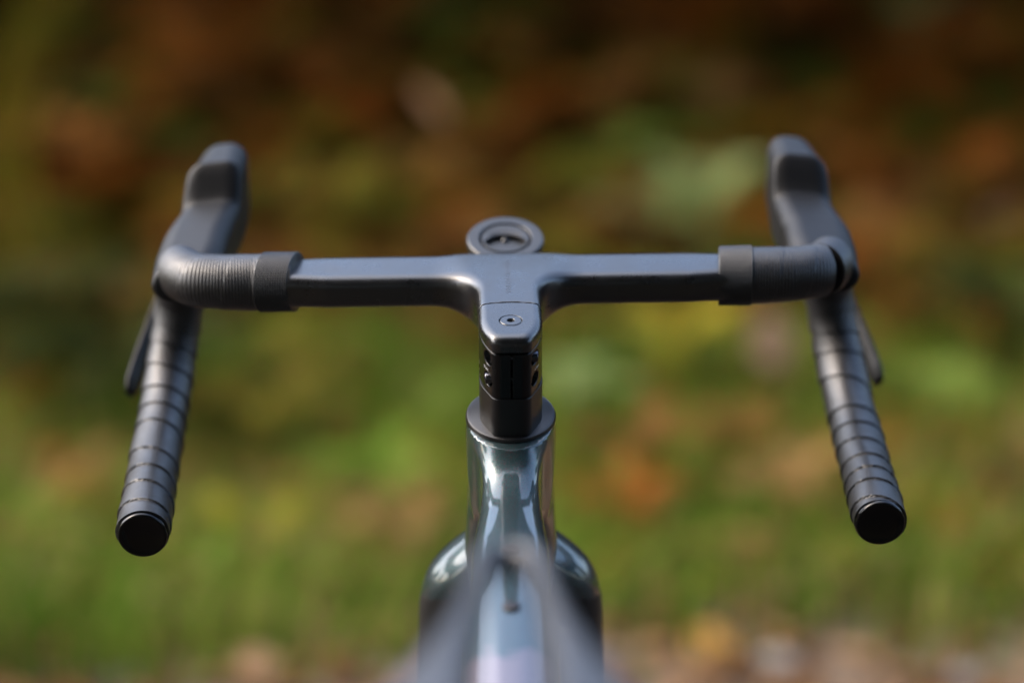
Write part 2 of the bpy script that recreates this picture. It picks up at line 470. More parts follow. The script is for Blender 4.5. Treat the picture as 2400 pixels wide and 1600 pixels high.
# fork, steered
def sinterp(x, xs, ys, w_):
    t_ = np.linspace(xs[0]-.05, xs[-1]+.05, 1600); v_ = np.interp(t_, xs, ys); m_ = max(3, int(w_/(t_[1]-t_[0])))
    k_ = np.hanning(m_+2)[1:-1]; v_ = np.convolve(np.pad(v_, m_, mode='edge'), k_/k_.sum(), 'same')[m_:-m_]
    return np.interp(x, t_, v_)
def f_fork(P):
    ax = np.abs(P[..., 0]); wz, v = wv_of(P); q = -wz
    out = sinterp(q, [.150, .160, .168, .178, .190, .203, .222, .26, .62], [.012, .0240, .0325, .0430, .0525, .0570, .0590, .0602, .0640], .022)
    inn = sinterp(q, [.19, .200, .212, .226, .26, .62], [-.06, -.04, .012, .0310, .0335, .0490], .012)
    hd = sinterp(q, [.15, .19, .23, .30, .62], [.0235, .0245, .0215, .0190, .0105], .03)
    vo = np.interp(q, [.16, .22, .40, .62], [.0, .001, .012, .046])
    d = smax((ax-out)*.8, np.abs(v-vo)-hd, .026)
    d = smax(d, (inn-ax)*.7, .010)
    return smax(d, np.maximum(.1600-q, q-.615), .006)
part('fork', sdf_mesh('fork', f_fork, (-.068, .01, -.600), (.068, .26, -.135), .0022, steer), M['fork'])

# wheels
def wheel(cy, zc, do_steer):
    g = steer if do_steer else (lambda V: V)
    tf = basis((0, cy, zc), (1, 0, 0), (0, 1, 0))
    n = 160; a = np.arange(n)*2*math.pi/n
    mi = 20; b = np.arange(mi)*2*math.pi/mi
    Vt = []; 
    for i in range(n):
        for j in range(mi):
            rr = .0215+(.0012 if ((i % 2) ^ (j % 2)) and abs(math.cos(b[j]-0)) > .3 and math.cos(b[j]) > .2 else 0)
            q = .3205+rr*math.cos(b[j]); Vt.append((q*math.cos(a[i]), q*math.sin(a[i]), rr*math.sin(b[j])))
    Ft = [[i*mi+j, ((i+1) % n)*mi+j, ((i+1) % n)*mi+(j+1) % mi, i*mi+(j+1) % mi] for i in range(n) for j in range(mi)]
    tyre = Soup().add(g(tf(np.array(Vt))), Ft).mesh('tyre')
    prof = [(.303, .011), (.303, -.011), (.288, -.013), (.272, -.006), (.268, 0), (.272, .006), (.288, .013), (.303, .011)]
    Vr, Fr = lathe(prof, 120, False); rim = Soup().add(g(tf(Vr)), Fr).mesh('rim')
    Vh, Fh = lathe([(.006, -.055), (.006, -.034), (.022, -.030), (.022, -.026), (.012, -.022), (.012, .022), (.022, .026), (.022, .03), (.006, .034), (.006, .055)], 24); hub = Soup().add(g(tf(Vh)), Fh).mesh('hub')
    sp = []
    for k in range(24):
        aa = k*2*math.pi/24; bb = aa+(.6 if k % 4 < 2 else -.6); zz = .028*(1 if k % 2 else -1)
        C_ = np.linspace((.021*math.cos(bb), .021*math.sin(bb), zz), (.270*math.cos(aa), .270*math.sin(aa), 0), 2)
        sp.append(Soup().add(*((lambda q: (g(tf(q[0])), q[1]))(tube(C_, .001, 6)))).mesh('spoke'))
    Vd, Fd = lathe([(.060, -.0405), (.080, -.0405), (.080, -.0387), (.060, -.0387), (.060, -.0405)], 72, False); rot = Soup().add(g(tf(Vd)), Fd).mesh('brake_disc')
    return tyre, rim, hub, sp, rot
for nm, cy, zc, dst in (('front_wheel', .2335, -.575, True), ('rear_wheel', -.785, -.575, False)):
    ty, ri, hu, sp, ro = wheel(cy, zc, dst)
    wo = part(nm, ri, M['rim'])
    part('tyre', ty, M['tyre'], wo); part('hub', hu, M['steel'], wo); part('brake_disc', ro, M['steel'], wo)
    for q in sp: part('spoke', q, M['steel'], wo)

# saddle with a long open channel, standing on its post
def f_saddle(P):
    x, y, z = P[..., 0], P[..., 1], P[..., 2]; ax = np.abs(x); q = -y+.010
    hw = np.interp(q, [.40, .417, .425, .44, .47, .50, .53, .56, .60, .635, .67], [.006, .0135, .0162, .0180, .0208, .0262, .0350, .0470, .0610, .0700, .0715])
    ch = np.interp(q, [.40, .424, .432, .445, .48, .53, .60, .64, .655], [-.02, -.004, .0040, .0066, .0105, .0135, .0130, .006, -.02])
    zt = .0245-2.2*ax**2-.004*np.clip((.445-q)/.03, 0, 1)**2+.0*q
    th = np.interp(q, [.41, .50, .67], [.016, .020, .022])
    d = smax(ax-hw, .418-q, .012)
    d = smax(d, q-.665, .02)
    d = smax(d, ch-ax, .004)
    return smax(d*.9, np.maximum(z-zt, zt-th-z)*.95, .010)
sad = part('saddle', sdf_mesh('saddle', f_saddle, (-.08, -.68, -.03), (.08, -.405, .035), .0018), M['saddle'])
for sd_ in (1, -1):
    s_, C_ = catmull([(.022*sd_, -.475, .004), (.022*sd_, -.50, -.016), (.022*sd_, -.53, -.024), (.022*sd_, -.59, -.024), (.028*sd_, -.63, .002)], .008)
    part('rail', Soup().add(*tube(C_, .0035, 12)).mesh('rail'), M['steel'], sad)
s_, C_ = catmull([(0, -.527, -.12), (0, -.556, -.022)], .02)
post = part('seat_post', Soup().add(*tube(C_, .0136, 24)).mesh('seat_post'), M['cover'])
Vv, Ff = lathe([(.016, -.030), (.016, .030)], 24)
part('rail_clamp', Soup().add(basis((0, -.558, -.024), (1, 0, 0), (0, 1, 0))(Vv), Ff).mesh('rail_clamp'), M['cover'], post)

# computer mount in front of the bar
MT = R(20); mC = np.array([0, .1365, .0158]); mN = np.array([0, -math.sin(MT), math.cos(MT)])
tf = basis(mC, mN)
Vv, Ff = lathe([(.0168, -.0050), (.0168, -.0006), (.0174, .0), (.0236, .0), (.0246, -.0009), (.0246, -.0042), (.0236, -.0050), (.0168, -.0050)], 96, False)
so = Soup().add(steer(tf(Vv)), Ff)
Vv, Ff = lathe([(.0001, -.0064), (.0236, -.0064), (.0242, -.0060), (.0236, -.0049), (.0001, -.0049)], 64, False); so.add(steer(tf(Vv)), Ff)
C_ = np.array([(0, .098, -.004), (0, .112, -.0045), (0, .125, .002)])
so.add(*((lambda q: (steer(q[0]), q[1]))(tube(C_, [.007, .0065, .005], 20, ell=(.6, 1.9)))))
mnt = part('computer_mount', sharp(so.mesh('computer_mount'), 40), M['cover'])
def rec_r(a):                                # outline of the twist-lock recess, polar about (0, -.004)
    d = np.array([math.cos(a), math.sin(a)]); c0 = np.array([0, -.004]); best = 9
    for cc, rr in ((np.array([0, -.0111]), .0156), (np.array([0, 0.]), .0138)):
        e = c0-cc; b = e@d; best = min(best, -b+math.sqrt(b*b-(e@e-rr*rr)))
    return c0+d*best
n = 96; Vi = []
for k in range(n):
    a = k*2*math.pi/n; q = rec_r(a); th_ = math.atan2(q[1], q[0]); o = np.array([math.cos(th_), math.sin(th_)])
    Vi += [(*(o*.0154), -.0049), (*(o*.0154), -.0008), (*(o*.0150), -.0003), (*(q+(o*.0154-q)*.1), -.0003), (*q, -.0008), (*q, -.0036), (0, -.004, -.0036)]
Fi = [[k*7+j, ((k+1) % n)*7+j, ((k+1) % n)*7+j+1, k*7+j+1] for k in range(n) for j in range(6)]
ins_ = part('mount_insert', sharp(Soup().add(steer(tf(np.array(Vi))), Fi).mesh('mount_insert'), 40), M['cover'], mnt)
Vv, Ff = lathe([(.0030, -.0036), (.0024, -.0026), (.0010, -.0016), (.0001, -.0015)], 24, False)
part('mount_catch', sharp(Soup().add(steer(tf(Vv+[0, .0020, 0])), Ff).mesh('mount_catch'), 40), M['cover'], mnt)

# ---- bar ends: tape, finishing tape, plugs, hoods, levers (right side, then its mirror)
PATH = [(.1335, .0890, .0012), (.152, .0895, .0012), (.176, .0910, .0012), (.193, .0965, .0014), (.2025, .110, .0010), (.2070, .130, -.002), (.2098, .150, -.012), (.2125, .1620, -.032),
        (.2168, .1610, -.056), (.2206, .146, -.080), (.2228, .115, -.1010), (.2234, .070, -.1150), (.2226, .030, -.1230), (.2218, -.002, -.1290)]
def tape_r(base_ribs, drop0, pitch, hand, sLen):
    def f(s, a):
        r = np.interp(s, [0, .03, .06, .10, .16, sLen-.06, sLen-.02, sLen], [.0178, .0176, .0170, .0166, .0160, .0162, .0164, .0160])
        ph = s/pitch+hand*a/(2*math.pi)+.30*np.sin(s*38+hand)+.13*np.sin(s*91+2*hand); fr = ph-np.floor(ph)
        lap = np.interp(s, [0, .07, drop0, sLen], [.00015, .0003, .00115, .00115])
        wob = .00025*np.sin(a*2+s*90)+.00018*np.sin(3*a-s*61)
        edge = np.exp(-((fr-.985)/.04)**2)+np.exp(-((fr+.015)/.04)**2)
        rib = np.interp(s, [0, .10, .2, sLen], [base_ribs, base_ribs, .00005, .00003])*np.sin(2*math.pi*(s+.0016*hand*a/(2*math.pi)*0+.002*np.sin(a))/.00175)
        return r+lap*(fr-.6)+wob*.8-np.interp(s, [0, .06, drop0, sLen], [.0001, .0001, .0, .0])*edge+rib
    return f
def smoothstep(t): t = np.clip(t, 0, 1); return t*t*(3-2*t)
def build_side(sx):
    hand = 1 if sx > 0 else -1
    def fx(V): 
        V = np.array(V, float); V[:, 0] *= sx; return steer(V)
    def ff(F): return F if sx > 0 else [f[::-1] for f in F]
    s, C = catmull(PATH, .00042); L = s[-1]
    rf = tape_r(.00018, .16, .0205, hand, L)
    n = 84
    if sx > 0:
        # the tape on the tops stops short of the hood and leaves a dark crescent of bare bar
        T, U, W = frames(C)
        g0 = .0665
        sA = s[s < g0]; A = C[s < g0]
        V, F = tube(A, rf, n, True, sA); V = V.reshape(-1, n, 3)
        a = np.arange(n)*2*math.pi/n
        # slanted end: pull the outer rear side back along the bar
        k = np.clip((sA-.040)/(g0-.040), 0, 1)[:, None]**1.5
        Tm = T[s < g0]
        V = V-(k*(.0095*np.maximum(0, np.sin(a-.15))**1.2)[None])[..., None]*Tm[:, None]
        soup = Soup().add(fx(V.reshape(-1, 3)), ff(F))
        m2 = s > g0+.0005
        V, F = tube(C[m2], rf, n, True, s[m2]); soup.add(fx(V), ff(F))
    else:
        V, F = tube(C, rf, n, True, s); soup = Soup().add(fx(V), ff(F))
    tp = part('bar_tape', sharp(soup.mesh('bar_tape'), 55), M['tape'])
    V, F = tube(C[20:-20:8], .0122, 24); part('bare_bar', Soup().add(fx(V), ff(F)).mesh('bare_bar'), M['dark'], tp)
    # finishing tape, knurled
    e0, e1 = (.1317, .1526) if sx > 0 else (.1307, .1520)
    m = int((e1-e0)/.0002)
    Cf = np.stack([np.linspace(e0, e1, m), np.full(m, .0892), np.full(m, .0012)], 1); sf = np.linspace(0, e1-e0, m)
    def rk(s_, a):
        kn = np.sin(2*math.pi*(s_/.0030+a*38/6.2832))*np.sin(2*math.pi*(s_/.0030-a*38/6.2832))
        en = np.clip(np.minimum(s_, e1-e0-s_)/.0006, 0, 1)
        return .0180+.0004*np.sqrt(en)+.00042*kn*en+.0003*np.sin(a*2+.6+s_*40)
    V, F = tube(Cf, rk, 260, True, sf)
    V = V.copy(); V[:, 0] += (.0016 if sx > 0 else .0052)*(V[:, 1]-.0892)/.018*(1 if sx > 0 else -1)
    ft = part('finishing_tape', Soup().add(fx(V), ff(F)).mesh('finishing_tape'), M['finish'], tp)
    # end plug
    ax_ = C[-1]-C[-12]
    Vv, Ff = lathe([(.0150, -.010), (.0150, .0012), (.0146, .0026), (.0138, .0032), (.0125, .0026), (.0060, .0022), (.0001, .0022)], 64, False)
    part('bar_end_plug', Soup().add(fx(basis(C[-1], ax_)(Vv)), ff(Ff)).mesh('bar_end_plug'), M['plug'])
    # brake hood
    def f_hood(P):
        x, y, z = P[..., 0]*sx, P[..., 1], P[..., 2]
        c = np.interp(y, [.10, .12, .16, .20, .25], [.2030, .2015, .1985, .1962, .1940])
        c = c+(.0030*np.clip(1-np.abs(y-.150)/.04, 0, 1) if sx > 0 else -.0085*smoothstep((y-.146)/.075))
        hw = np.interp(y, [.10, .13, .16, .185, .20, .22, .245], [.0205, .0225, .0217, .0196, .0182, .0170, .0152])
        u = np.clip((y-.183)/.0150, 0, 1); u = u*u*(3-2*u)
        tp_ = np.interp(y, [.10, .12, .15, .182, .30], [.0085, .0145, .0225, .0300, .0330])+u*.0245+np.clip((y-.2)/.04, 0, 1.2)*.0045
        bt = np.interp(y, [.10, .15, .2, .25], [-.014, -.016, -.006, .012])
        zc = (tp_+bt)/2; hh = (tp_-bt)/2
        tilt = .10*(x-c)                       # hoods lean in a little
        rr = np.interp(y, [.10, .15, .19, .21, .25], [.014, .0125, .011, .0135, .0135])
        d = box2(x-c, z-zc+tilt, hw, hh, rr)
        d = smax(d*.8, y-.243, .014)
        return smax(d, .103-y, .004)
    lo, hi = sorted((.165*sx, .235*sx))
    hd = part('brake_hood', sdf_mesh('brake_hood', f_hood, (lo, .095, -.025), (hi, .252, .072), .0012, steer), M['hood'])
    # lever
    s2, C2 = catmull([(.199, .236, .030), (.207, .243, .008), (.221, .238, -.022), (.2345, .214, -.055), (.2445, .188, -.080), (.2495, .168, -.0950)], .003)
    wd = np.interp(s2/s2[-1], [0, .3, .8, .95, 1], [.0085, .0080, .0080, .0078, .0050])
    V, F = tube(C2, wd, 20, True, s2, ell=(.42, 1.0))
    part('brake_lever', Soup().add(fx(V), ff(F)).mesh('brake_lever'), M['lever'])
build_side(1); build_side(-1)

# ------------------------------------------------------------------ ground, path, bank
def smooth(a, b, x): t = np.clip((x-a)/(b-a), 0, 1); return t*t*(3-2*t)
def hills(x, y):
    return (.05*np.sin(x*1.3+.7)*np.sin(y*1.1+.2)+.025*np.sin(x*3.1+y*2.3)+.012*np.sin(x*7.3-y*5.1))
def zg(x, y):
    x = np.asarray(x, float); y = np.asarray(y, float)
    bank = .42*np.maximum(0, y-3.25)*smooth(3.2, 4.2, y)
    bank = np.minimum(bank, 2.2+.02*y)
    back = .35*np.maximum(0, -y-4.5)*smooth(-4.4, -5.5, y); back = np.minimum(back, 1.5)
    return bank+back+hills(x, y)*smooth(1.6, 2.6, np.abs(y))
def axis_pts():
    a = np.concatenate([np.linspace(-60, -8, 27)[:-1], np.linspace(-8, 8, 161), np.linspace(8, 60, 27)[1:]]); return a
gx = axis_pts(); gy = axis_pts()
X, Y = np.meshgrid(gx, gy, indexing='ij'); n = len(gy)
V = np.stack([X, Y, zg(X, Y)-.006], -1).reshape(-1, 3)
i, j = np.meshgrid(np.arange(len(gx)-1), np.arange(n-1), indexing='ij')
F = np.stack([i*n+j, (i+1)*n+j, (i+1)*n+j+1, i*n+j+1], -1).reshape(-1, 4)
t = NT('woodland_soil'); q = t.noise(1.6, 6); r = t.ramp(q.outputs['Fac'], [(.3, (.018, .011, .005)), (.5, (.03, .021, .008)), (.7, (.035, .036, .009))])
t.l(r.outputs[0], t.b.inputs['Base Color']); t.set(Roughness=.95); k = t.noise(30, 5); t.bump(k.outputs['Fac'], .6, .03); M['soil'] = t.m
tag(link('ground', mesh('ground', V, F), M['soil']), kind='structure')
px = np.linspace(-30, 30, 241); Vp = []; Fp = []
for a in px:
    e1 = 1.70+.22*float(smooth(.45, 1.3, a))+.10*math.sin(a*1.7)+.06*math.sin(a*4.1+1)+.03*math.sin(a*9.)
    e0 = -1.0+.10*math.sin(a*1.3+2)
    for u in np.linspace(0, 1, 9): 
        y_ = e0+(e1-e0)*u; Vp.append((a, y_, float(zg(a, y_))+.004-.004*(u in (0, 1))))
Fp = [[i*9+j, (i+1)*9+j, (i+1)*9+j+1, i*9+j+1] for i in range(240) for j in range(8)]
t = NT('litter_path'); q = t.noise(9, 8); tc = t.n('ShaderNodeTexCoord'); sp = t.n('ShaderNodeSeparateXYZ'); t.l(tc.outputs['Object'], sp.inputs[0])
k = t.maprange(sp.outputs[1], .7, 1.4, -.42, 0); ad = t.n('ShaderNodeMath', operation='ADD'); t.l(q.outputs['Fac'], ad.inputs[0]); t.l(k.outputs[0], ad.inputs[1])   # unseen middle darkened to dim reflections in the bar, litter at the edge
r = t.ramp(ad.outputs[0], [(.2, (.016, .010, .007)), (.36, (.05, .030, .017)), (.5, (.115, .075, .045)), (.7, (.17, .125, .085))])
t.l(r.outputs[0], t.b.inputs['Base Color']); t.set(Roughness=.9); k = t.noise(60, 5); t.bump(k.outputs['Fac'], .7, .02)
tag(link('path', mesh('path', np.array(Vp), Fp), t.m), kind='structure')

# ------------------------------------------------------------------ plants
def leafmat(name, stops, rough=.6, trans=.25):
    t = NT(name)
    at = t.n('ShaderNodeAttribute', attribute_name='tint')
    r = t.ramp(at.outputs['Fac'], stops)
    t.l(r.outputs[0], t.b.inputs['Base Color']); t.set(Roughness=rough)
    t.b.inputs['Specular IOR Level'].default_value = .06
    tr = t.n('ShaderNodeBsdfTranslucent'); t.l(r.outputs[0], tr.inputs[0])
    mx = t.n('ShaderNodeMixShader'); mx.inputs[0].default_value = trans
    t.l(t.b.outputs[0], mx.inputs[1]); t.l(tr.outputs[0], mx.inputs[2]); t.l(mx.outputs[0], t.t.nodes['Material Output'].inputs[0])
    return t.m
LM = {
 'rust': leafmat('rust_bracken', [(0, (.10, .027, .004)), (.5, (.20, .060, .008)), (1, (.28, .105, .019))]),
 'brown': leafmat('brown_bracken', [(0, (.05, .020, .004)), (.5, (.11, .046, .010)), (1, (.17, .085, .023))]),
 'olive': leafmat('olive_bracken', [(0, (.048, .038, .004)), (.5, (.095, .081, .007)), (1, (.15, .132, .014))]),
 'green': leafmat('green_fern', [(0, (.04, .065, .008)), (.5, (.085, .125, .018)), (1, (.13, .18, .035))]),
 'pale': leafmat('pale_green_fern', [(0, (.11, .15, .045)), (.5, (.16, .21, .07)), (1, (.22, .27, .10))]),
 'sage': leafmat('sage_green_fern', [(0, (.08, .11, .03)), (.5, (.12, .15, .045)), (1, (.17, .20, .07))]),
 'bright': leafmat('bright_green_fern', [(0, (.06, .12, .008)), (.5, (.10, .17, .016)), (1, (.14, .21, .028))]),
 'amber': leafmat('amber_bracken', [(0, (.10, .032, .004)), (.5, (.165, .060, .010)), (1, (.22, .10, .024))]),
 'tanb': leafmat('tan_bracken', [(0, (.10, .05, .014)), (.5, (.18, .10, .032)), (1, (.25, .16, .06))]),
 'yellow': leafmat('yellow_fern', [(0, (.13, .11, .006)), (.5, (.20, .17, .010)), (1, (.26, .23, .025))]),
 'tan': leafmat('tan_dead_leaf', [(0, (.24, .12, .06)), (.5, (.34, .19, .105)), (1, (.42, .27, .16))]),
 'orange': leafmat('orange_fallen_leaf', [(0, (.3, .13, .02)), (.5, (.46, .23, .05)), (1, (.55, .32, .10))]),
 'grass': leafmat('grass_blades', [(0, (.04, .08, .006)), (.35, (.095, .165, .014)), (.6, (.135, .20, .022)), (.8, (.20, .18, .04)), (1, (.29, .21, .09))], .6, .3),
 'litter': leafmat('leaf_litter', [(0, (.045, .02, .008)), (.4, (.11, .052, .018)), (.75, (.20, .10, .04)), (1, (.28, .18, .10))]),
 'dark': leafmat('shade_dark_leaves', [(0, (.010, .014, .002)), (.5, (.018, .024, .003)), (1, (.03, .038, .006))]),  # leaf colour darkened: painted shade on ferns, dark reflections from rear crowns
}
def set_tint(me, tv):
    a = me.attributes.new('tint', 'FLOAT', 'POINT'); a.data.foreach_set('value', np.asarray(tv, np.float32))
def frond(L, droop, rg, npin=13, wid=.30):
    """one arching fern frond with pairs of toothed side leaflets; base at origin, leaning to +X"""
    V = []; F = []
    t_ = np.linspace(0, 1, 14)
    th = R(78)-droop*t_**1.2
    px_ = np.r_[0, np.cumsum(np.cos(th[:-1]))]*L/13; pz_ = np.r_[0, np.cumsum(np.sin(th[:-1]))]*L/13
    C = np.stack([px_, rg.normal(0, .01)*t_*L, pz_], 1)
    for i, c in enumerate(C):
        w_ = .006*L*(1-.8*t_[i])+.0012; V += [c+[0, w_, 0], c-[0, w_, 0]]
    for i in range(13): F.append([2*i, 2*i+1, 2*i+3, 2*i+2])
    for k in range(npin):
        u = .24+.74*k/(npin-1); c = np.array([np.interp(u, t_, C[:, m]) for m in range(3)])
        tg = np.array([np.interp(min(u+.03, 1), t_, C[:, m]) for m in range(3)])-np.array([np.interp(u-.03, t_, C[:, m]) for m in range(3)]); tg /= np.linalg.norm(tg)
        ln = wid*L*(np.sin(math.pi*min(1, (u-.12)*1.05))**.7*.9+.08)*(1-.55*max(0, u-.55)/.45)*rg.uniform(.85, 1.1)
        for sg in (1, -1):
            d = np.array([0, sg, 0.])*.93+tg*.45+np.array([0, 0, rg.uniform(-.35, .05)]); d /= np.linalg.norm(d)
            up = np.cross(tg, d)*sg; sd_ = np.cross(d, up); sd_ /= np.linalg.norm(sd_)
            b = len(V); m = 6; wb = ln*.10
            for q in range(m+1):
                v = q/m; p = c+d*ln*v+np.array([0, 0, -.14*ln*v*v])
                ww = wb*(1-v)**.8*(1.25 if q % 2 else .7)
                V += [p+sd_*ww, p-sd_*ww]
            for q in range(m): F.append([b+2*q, b+2*q+1, b+2*q+3, b+2*q+2])
    return np.array(V), F
def rz(a): c, s_ = math.cos(a), math.sin(a); return np.array([[c, -s_, 0], [s_, c, 0], [0, 0, 1]])
def fern_mesh(name, nf, L, seed, base_t=(.2, .9)):
    rg = np.random.default_rng(seed); V = []; F = []; T = []; n0 = 0
    for k in range(nf):
        v, f = frond(L*rg.uniform(.7, 1.1), R(rg.uniform(85, 140)), rg)
        v = v@rz(k*2*math.pi/nf+rg.uniform(-.4, .4)).T
        V.append(v); F += [[i+n0 for i in q] for q in f]; n0 += len(v)
        T.append(np.clip(rg.uniform(*base_t)+rg.normal(0, .08, len(v)), 0, 1))
    me = mesh(name, np.vstack(V), F, False); set_tint(me, np.concatenate(T)); return me
def stalked(name, label, cat, mat, x, y, h, L, nf, seed, base_t=(.2, .9)):
    """a plant whose fronds spread at height h on thin bare stalks"""
    rg = np.random.default_rng(seed); V = []; F = []; T = []; n0 = 0
    for k in range(nf):
        a = k*2*math.pi/nf+rg.uniform(-.5, .5); off = np.array([math.cos(a), math.sin(a), 0])*L*.10
        v, f = frond(L*rg.uniform(.8, 1.15), R(rg.uniform(95, 150)), rg)
        v = v@rz(a).T+off+[0, 0, h-.35*L]
        s_, C_ = catmull([(off*.3), off*.8+[0, 0, (h-.35*L)*.6], off+[0, 0, h-.35*L]], .08)
        q, g = tube(C_, .0022, 5)
        for vv, fs in ((v, f), (q, g)):
            V.append(vv); F += [[i+n0 for i in e] for e in fs]; n0 += len(vv); T.append(np.clip(rg.uniform(*base_t)+rg.normal(0, .08, len(vv)), 0, 1))
    me = mesh(name, np.vstack(V), F, False); set_tint(me, np.concatenate(T))
    tag(link(name, me, LM[mat], None, (x, y, float(zg(x, y)))), label, cat)
for k, a in enumerate((
 ('fern', 'large pale green fern behind the right side of the bar, beside the right hood', 'fern', 'pale', .365, 3.17, .30, .20, 7),
 ('fern', 'smaller sage fern low behind the right bar, beneath the large pale one', 'fern', 'sage', .275, 3.25, .22, .15, 6),
 ('fern', 'pale green fern spreading low just right of the stem clamp', 'fern', 'pale', .125, 2.36, .13, .13, 6),
 ('fern', 'small green fern at the top edge above the computer mount', 'fern', 'green', -.139, 3.89, .30, .17, 6),
 ('fern', 'small pale fern at the top edge above the right hood', 'fern', 'sage', .89, 3.95, .34, .15, 5),
 ('fern', 'yellow green fern under the right half of the bar', 'fern', 'yellow', .27, 2.50, .16, .15, 7),
 ('fern', 'green fern low beside the right drop, right of its lever', 'fern', 'green', .64, 2.08, .20, .14, 6),
 ('fern', 'bright green fern at the right edge, level with the bar', 'fern', 'bright', .93, 2.85, .18, .16, 6),
 ('fern', 'near black evergreen fern left of the left drop, in the shade', 'fern', 'dark', -.66, 2.50, .16, .30, 14),  # three dark ferns added where the verge only falls into shade
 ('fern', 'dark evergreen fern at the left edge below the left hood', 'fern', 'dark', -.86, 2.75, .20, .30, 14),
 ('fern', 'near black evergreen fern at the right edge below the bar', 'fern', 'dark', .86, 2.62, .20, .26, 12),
 ('fern', 'olive fern between the left hood and the computer mount', 'fern', 'olive', -.34, 3.13, .30, .15, 5),
 ('fern', 'bright green tuft of fern below the left bar, left of the head tube', 'fern', 'bright', -.20, 2.02, .12, .13, 6),
 ('fern', 'yellowish fern beside the left drop, under the bar', 'fern', 'olive', -.40, 2.35, .14, .18, 7),
 ('bracken', 'orange brown bracken left of the left hood', 'bracken', 'amber', -.875, 3.40, .31, .17, 6),
 ('bracken', 'rust bracken right of the right hood, on the bank', 'bracken', 'amber', .68, 3.58, .28, .18, 6),
 ('bracken', 'brown bracken low between the stem and the right drop', 'bracken', 'brown', .20, 2.08, .14, .15, 7),
 ('bracken', 'low brown bracken under the tan leaf, left of the right drop', 'bracken', 'brown', .345, 2.18, .12, .14, 7),
 ('bracken', 'spreading brown bracken beside the lower half of the right drop', 'bracken', 'tanb', .41, 2.02, .10, .14, 7),
 ('bracken', 'reddish bracken just right of the head tube, low in the grass', 'bracken', 'rust', .17, 1.95, .10, .13, 7),
 ('bracken', 'tan bracken left of the frame, low in the grass beside the head tube', 'bracken', 'tanb', -.15, 1.86, .09, .11, 6),
 ('bracken', 'tan bracken high above the middle of the right bar', 'bracken', 'tanb', .44, 3.75, .30, .16, 5),
 ('bracken', 'brown bracken by the right drop where the lever hangs', 'bracken', 'brown', .66, 2.90, .25, .17, 6),
 ('bracken', 'dull tan bracken left of the left hood, below the orange one', 'bracken', 'tanb', -.737, 2.98, .17, .13, 5),
)): stalked(*a, 100+k)

def plant(name, label, cat, me, mat, x, y, sc=1, rot=0, tilt=(0, 0), group=None, dz=0):
    o = bpy.data.objects.new(name, me); COL.objects.link(o)
    if not me.materials: me.materials.append(mat)
    o.material_slots[0].link = 'OBJECT'; o.material_slots[0].material = mat
    o.location = (x, y, float(zg(x, y))+dz); o.rotation_euler = (tilt[0], tilt[1], rot); o.scale = (sc,)*3
    return tag(o, label, cat, group)

# the bracken thicket that covers the bank: one mass nobody could count
def thicket(name, count, yr, xr, seed, mats, probs, Lr, ramp=None):
    rg = np.random.default_rng(seed)
    protos = [frond(1, R(a), rg, 11) for a in (80, 100, 120, 140, 155)]
    V = []; F = []; T = []; MI = []; n0 = 0
    for _ in range(count):
        x = rg.uniform(*xr); y = rg.uniform(*yr); low = 1.
        if ramp:
            low = .25+.75*float(smooth(ramp[0], ramp[1], y))
            if rg.random() > low: continue
        p = probs(x, y); k = rg.choice(len(mats), p=p/p.sum())
        v, f = protos[rg.integers(len(protos))]; L = rg.uniform(*Lr)*(.35+.65*low)
        v = (v*L)@rz(rg.uniform(0, 6.3)).T+[x, y, float(zg(x, y))]
        V.append(v); F += [[i+n0 for i in q] for q in f]; n0 += len(v); MI += [k]*len(f)
        T.append(np.clip(rg.uniform(.15, .8)+rg.normal(0, .06, len(v)), 0, 1))
    me = mesh(name, np.vstack(V), F, False); set_tint(me, np.concatenate(T))
    o = link(name, me, mats); me.polygons.foreach_set('material_index', np.array(MI, np.int32))
    return tag(o, kind='stuff')
def prob_bank(x, y):
    a = .5+.5*math.sin(x*3.1+y*1.7+.4)*math.cos(y*2.3-x*1.1); b = .5+.5*math.sin(x*2.2-1.2+y*.9)
    hi = float(smooth(3.4, 4.6, y))
    return np.array([.35+1.9*hi*(.45+a), .45+.6*b+.4*hi, .40+.7*(1-a)*(1-.85*hi), .04+.25*(1-hi)*b])
tag(thicket('bracken_thicket', 4600, (2.45, 5.8), (-2.4, 2.4), 11, [LM['rust'], LM['brown'], LM['olive'], LM['green']], prob_bank, (.18, .46), (2.5, 3.5)), kind='stuff')

for k, xr_ in enumerate(((-6.5, -2.3), (2.3, 6.5))):
    thicket('bracken_thicket', 1300, (2.45, 5.8), xr_, 41+k, [LM['rust'], LM['brown'], LM['olive'], LM['green']], prob_bank, (.28, .62), (2.5, 3.5))
def prob_verge(x, y):
    a = .5+.5*math.sin(x*3.7+y*2.1+1.4)*math.cos(y*3.3-x*1.6); b = .5+.5*math.sin(x*2.9+.7-y*1.3)
    up = float(smooth(1.9, 3.1, y))
    return np.array([.10+.8*a*a+.2*up, .15+.4*b, .35+.5*up, .55*(1-a)*(1-.3*up), .30*(1-a)*b*(1-up)])
thicket('verge_undergrowth', 1700, (1.75, 3.3), (-2.2, 2.2), 12, [LM['amber'], LM['tanb'], LM['olive'], LM['bright'], LM['yellow']], prob_verge, (.07, .16))

